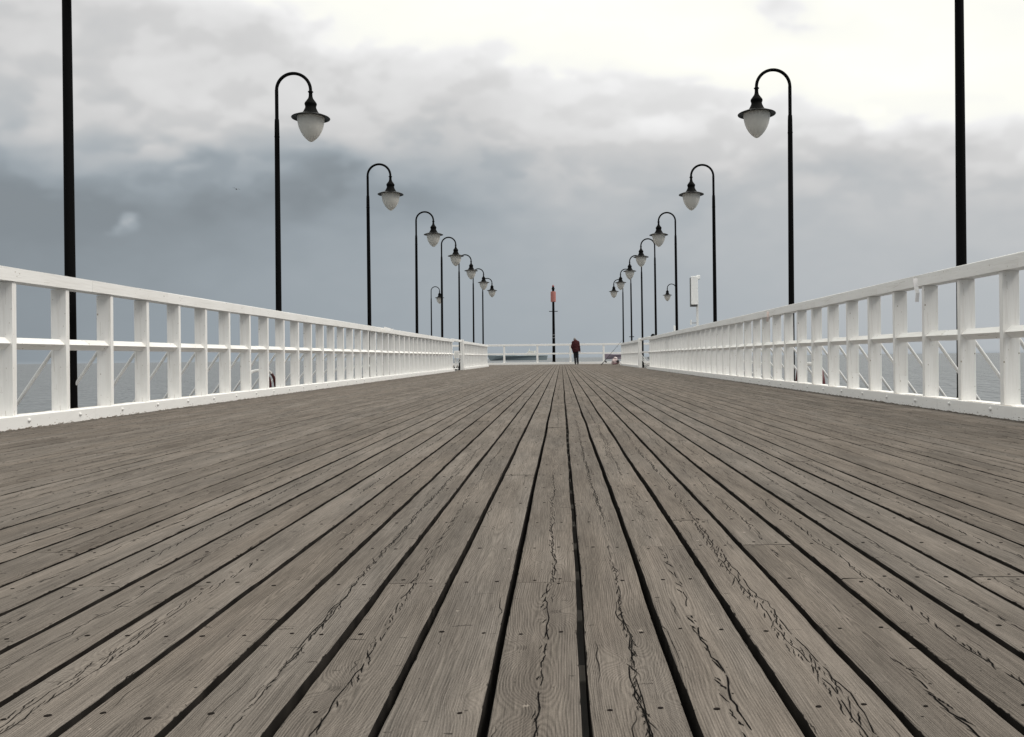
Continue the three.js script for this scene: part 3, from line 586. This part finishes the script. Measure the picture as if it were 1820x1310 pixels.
{ // slumped bag beyond the end of the railing
  const t = thing('carrier_bag', 'crumpled pale pink bag with a dark side pocket on the deck by the fishing rod', 'bag'); t.position.set(3.07, 0.004, -48.4);
  const lump = (rx, ry, rz, seed, amp) => { let g = new THREE.IcosahedronGeometry(1, 5); g.deleteAttribute('uv'); g.deleteAttribute('normal'); g = mergeVertices(g); const p = g.attributes.position; for (let i = 0; i < p.count; i++) { let x = p.getX(i), y = p.getY(i), z = p.getZ(i); const n = 1 + amp * vn(x * 2.3 + seed, y * 2.3 + z * 1.7) + amp * 0.6 * Math.abs(vn(x * 5 + z * 4, y * 5 + seed)); x *= rx * n; z *= rz * n; y = Math.max(-0.86, y) * ry * n; p.setXYZ(i, x, Math.max(y + ry * 0.86, 0), z); } g.computeVertexNormals(); return g; };
  const bb = part('bag_body', lump(0.20, 0.165, 0.19, 3, 0.34), plain(0.5, 0.4, 0.395, 0.7), t);
  part('side_pocket', lump(0.075, 0.09, 0.08, 9, 0.2), plain(0.02, 0.015, 0.018), t).position.set(0.15, 0.1, 0.14);
  part('front_flap', lump(0.12, 0.045, 0.08, 14, 0.2), plain(0.13, 0.06, 0.065), t).position.set(-0.03, 0.0, 0.16);
  part('bag_top', lump(0.1, 0.06, 0.1, 5, 0.3), plain(0.6, 0.53, 0.53, 0.7), t).position.set(0.02, 0.31, 0.02);
  const c = new THREE.CatmullRomCurve3([[-0.08, 0.34, 0.02], [-0.05, 0.42, 0.05], [0.05, 0.42, 0.06], [0.09, 0.33, 0.04]].map(p => new THREE.Vector3(...p)));
  part('handle', new THREE.TubeGeometry(c, 16, 0.012, 6), plain(0.55, 0.42, 0.42), bb);
}
{ // bird far off over the water
  const t = thing('bird', 'tiny dark bird flying against the blue-grey cloud', 'bird'); t.position.set(-21.9, 12.1, -57.2); t.rotation.set(0.2, 0.6, -0.25);
  part('body', lathe([[0, -0.16], [0.02, -0.12], [0.045, -0.02], [0.04, 0.06], [0.022, 0.1], [0.026, 0.13], [0, 0.17]], 12).rotateX(Math.PI / 2), plain(0.06, 0.06, 0.065), t);
  for (const s of [-1, 1]) { const g = new THREE.BufferGeometry(); const q = [[0, 0, 0.05], [0, 0, -0.06], [s * 0.13, 0.05, -0.07], [s * 0.13, 0.05, 0.03], [s * 0.27, 0.02, -0.10], [s * 0.15, 0.066, -0.02]]; const f = [0, 1, 2, 0, 2, 3, 3, 2, 4, 0, 3, 5, 3, 4, 5]; g.setAttribute('position', new THREE.Float32BufferAttribute(f.flatMap(i => q[i]), 3)); g.computeVertexNormals(); part('wing', g, plain(0.05, 0.05, 0.055), t); }
}

// ------------------------------------------------------------------ the person at the end of the pier
{
  const t = thing('person', 'person in a dark red jacket and black trousers standing with head bowed', 'person'); t.position.set(0.9, 0.003, -52.9); t.scale.set(0.93, 1, 0.95);
  const V = (...p) => new THREE.Vector3(...p);
  const cap = (p, a, b, ra, rb) => { const ax = p[0] - a[0], ay = p[1] - a[1], az = p[2] - a[2], bx = b[0] - a[0], by = b[1] - a[1], bz = b[2] - a[2], k = Math.min(1, Math.max(0, (ax * bx + ay * by + az * bz) / (bx * bx + by * by + bz * bz))); return Math.hypot(ax - k * bx, ay - k * by, az - k * bz) - (ra + (rb - ra) * k); };
  const ell = (p, c, r) => { const x = (p[0] - c[0]) / r[0], y = (p[1] - c[1]) / r[1], z = (p[2] - c[2]) / r[2], k = Math.hypot(x, y, z); return (k - 1) * Math.min(...r); };
  const smin = (a, b, k) => { const h = Math.max(k - Math.abs(a - b), 0) / k; return Math.min(a, b) - h * h * k * 0.25; };
  function mesh(f, c, half, res) {
    const mc = new MarchingCubes(res, new THREE.MeshBasicMaterial(), false, false, 120000); mc.isolation = 0;
    const n = mc.size, h = n / 2;
    for (let k = 0; k < n; k++) for (let j = 0; j < n; j++) for (let i = 0; i < n; i++) mc.field[i + j * n + k * n * n] = -f([c[0] + (i - h) / h * half, c[1] + (j - h) / h * half, c[2] + (k - h) / h * half]);
    mc.update();
    const g0 = new THREE.BufferGeometry(), p = mc.positionArray.slice(0, mc.count * 3);
    for (let i = 0; i < p.length; i += 3) for (let a = 0; a < 3; a++) p[i + a] = c[a] + p[i + a] * half;
    g0.setAttribute('position', new THREE.BufferAttribute(p, 3));
    const g = mergeVertices(g0, 1e-5); g.computeVertexNormals(); return g;
  }
  // joints: the back is to the camera (+z), weight on the right foot, left hand in the pocket
  const J = { hl: [-0.085, 0.86, 0], hr: [0.09, 0.86, 0], kl: [-0.065, 0.47, -0.03], kr: [0.105, 0.47, -0.02], al: [-0.03, 0.09, 0.05], ar: [0.125, 0.09, 0.01], pel: [0, 0.90, 0.0], che: [0.0, 1.24, 0.0], nk: [-0.03, 1.44, -0.03], sl: [-0.17, 1.37, -0.01], sr: [0.165, 1.36, -0.01], el: [-0.265, 1.09, 0.05], er: [0.225, 1.09, 0.03], wl: [-0.185, 0.87, -0.06], wr: [0.275, 0.845, -0.03], hd: [-0.065, 1.56, -0.055] };
  const legs = (p, g) => {
    let d = 9; for (const s of ['l', 'r']) { let q = cap(p, J['h' + s], J['k' + s], 0.082 + g, 0.058 + g); q = smin(q, cap(p, J['k' + s], J['a' + s], 0.056 + g, 0.042 + g), 0.04); d = Math.min(d, q); } return d;
  };
  const head = p => { let d = ell(p, J.hd, [0.074, 0.108, 0.092]); d = smin(d, ell(p, [J.hd[0] - 0.008, J.hd[1] - 0.05, J.hd[2] - 0.04], [0.052, 0.058, 0.055]), 0.03); d = smin(d, cap(p, [J.hd[0] - 0.012, J.hd[1] + 0.0, J.hd[2] - 0.09], [J.hd[0] - 0.014, J.hd[1] - 0.03, J.hd[2] - 0.106], 0.009, 0.014), 0.015); for (const s of [-1, 1]) d = smin(d, ell(p, [J.hd[0] + s * 0.076, J.hd[1] - 0.012, J.hd[2] + 0.008], [0.012, 0.03, 0.02]), 0.012); for (const s of [-1, 1]) d = Math.max(d, -ell(p, [J.hd[0] - 0.008 + s * 0.03, J.hd[1] + 0.006, J.hd[2] - 0.098], [0.016, 0.011, 0.012])); d = Math.max(d, -ell(p, [J.hd[0] - 0.01, J.hd[1] - 0.062, J.hd[2] - 0.098], [0.022, 0.004, 0.012])); return d; };
  const body = p => {
    let d = cap(p, J.pel, J.che, 0.115, 0.13); d = smin(d, cap(p, J.sl, J.sr, 0.06, 0.06), 0.1); d = smin(d, cap(p, J.che, J.nk, 0.1, 0.052), 0.06); d = smin(d, legs(p, -0.006), 0.06);
    d = smin(d, cap(p, J.nk, J.hd, 0.05, 0.05), 0.03); d = smin(d, ell(p, J.hd, [0.074, 0.108, 0.092]), 0.03);
    for (const s of ['l', 'r']) { let q = cap(p, J['s' + s], J['e' + s], 0.05, 0.038); q = smin(q, cap(p, J['e' + s], J['w' + s], 0.038, 0.027), 0.03); d = smin(d, q, 0.03); d = smin(d, cap(p, J['a' + s], [J['a' + s][0] + (s === 'l' ? -0.01 : 0.015), 0.035, J['a' + s][2] - 0.15], 0.038, 0.03), 0.03); }
    return d;
  };
  const hand = (w, dir, out) => {                       // palm, four fingers of unequal length, thumb off the side
    return p => {
      const at = (a, b, c = 0) => [w[0] + out[0] * b + c * 0.3, w[1] - a, w[2] - c];
      let d = cap(p, at(0.01, 0), at(0.075, 0.002), 0.024, 0.03); d = smin(d, cap(p, at(0.05, -0.018), at(0.075, 0.022), 0.018, 0.018), 0.02);
      const L = [0.068, 0.078, 0.072, 0.056];
      for (let k = 0; k < 4; k++) { const o = -0.03 + k * 0.02, a = at(0.085, 0.004, o), b = at(0.085 + L[k] * 0.55, 0.01, o + 0.002), c = at(0.085 + L[k], -0.006, o + 0.004); d = smin(d, Math.min(cap(p, a, b, 0.0095, 0.0088), cap(p, b, c, 0.0088, 0.0075)), 0.006); }
      const a = at(0.035, -0.004, 0.03), b = at(0.065, -0.01, 0.052), c = at(0.092, -0.014, 0.056); return smin(d, Math.min(cap(p, a, b, 0.012, 0.0105), cap(p, b, c, 0.0105, 0.009)), 0.008);
    };
  };
  const skin = plain(0.42, 0.27, 0.21, 0.6);
  const bg = mergeGeometries([mesh(body, [0, 0.86, 0], 0.9, 84), mesh(head, J.hd, 0.15, 56), mesh(hand(J.wr, 1, [1, 0, 0]), [J.wr[0], J.wr[1] - 0.08, J.wr[2]], 0.12, 56), mesh(hand(J.wl, 1, [-1, 0, 0]), [J.wl[0], J.wl[1] - 0.08, J.wl[2]], 0.12, 56)]);
  const bd = part('body', bg, skin, t);
  part('hair', mesh(p => Math.max(ell(p, [J.hd[0] + 0.002, J.hd[1] + 0.014, J.hd[2] + 0.012], [0.082, 0.106, 0.094]), -(p[1] - J.hd[1] + 0.05 + (p[2] - J.hd[2]) * 0.9), -ell(p, [J.hd[0] - 0.01, J.hd[1] - 0.02, J.hd[2] - 0.11], [0.06, 0.07, 0.06])), J.hd, 0.15, 48), plain(0.24, 0.235, 0.23, 0.9), bd);
  const jacket = mesh(p => {
    const fold = 0.007 * Math.sin(p[1] * 38 + p[0] * 9) * Math.sin(p[0] * 16 + p[2] * 12);
    let d = ell(p, [0, 1.16, 0.005], [0.225, 0.40, 0.165]); d = smin(d, ell(p, [-0.005, 0.87, 0.0], [0.2, 0.17, 0.16]), 0.12); d = smin(d, cap(p, J.sl, J.sr, 0.085, 0.085), 0.08); d = smin(d, cap(p, J.che, [J.nk[0], 1.445, J.nk[2] + 0.01], 0.12, 0.075), 0.05);
    for (const s of ['l', 'r']) { let q = cap(p, J['s' + s], J['e' + s], 0.088, 0.068); q = smin(q, cap(p, J['e' + s], J['w' + s], 0.068, 0.052), 0.04); d = smin(d, q, 0.035); }
    d += fold; d = Math.max(d, 0.755 + 0.01 * Math.sin(p[0] * 20) - p[1]);
    return Math.max(d, -cap(p, [J.nk[0], 1.46, J.nk[2]], [J.hd[0], 1.6, J.hd[2]], 0.062, 0.09));
  }, [0, 1.12, 0], 0.46, 78);
  part('jacket', jacket, plain(0.040, 0.0028, 0.0045, 0.95), t);
  part('trousers', mesh(p => Math.max(smin(legs(p, 0.022 + 0.003 * Math.sin(p[1] * 46 + p[0] * 30)), ell(p, [0, 0.87, 0], [0.165, 0.13, 0.125]), 0.05), 0.06 - p[1], p[1] - 0.97), [0, 0.5, 0], 0.52, 78), plain(0.009, 0.009, 0.011, 0.9), t);
  for (const s of ['l', 'r']) { const a = J['a' + s], o = s === 'l' ? -0.01 : 0.015; part('shoe', mesh(p => Math.max(smin(cap(p, [a[0], 0.045, a[2] + 0.035], [a[0] + o, 0.036, a[2] - 0.17], 0.048, 0.042), cap(p, [a[0], 0.05, a[2]], [a[0], 0.10, a[2]], 0.05, 0.05), 0.03), -p[1]), [a[0], 0.06, a[2] - 0.06], 0.2, 40), plain(0.012, 0.011, 0.011, 0.5), t); }
}
scene.traverse(o => { if (o.isMesh) { o.castShadow = true; o.receiveShadow = true; } });
console.log('scene ready');
renderer.render(scene, camera);
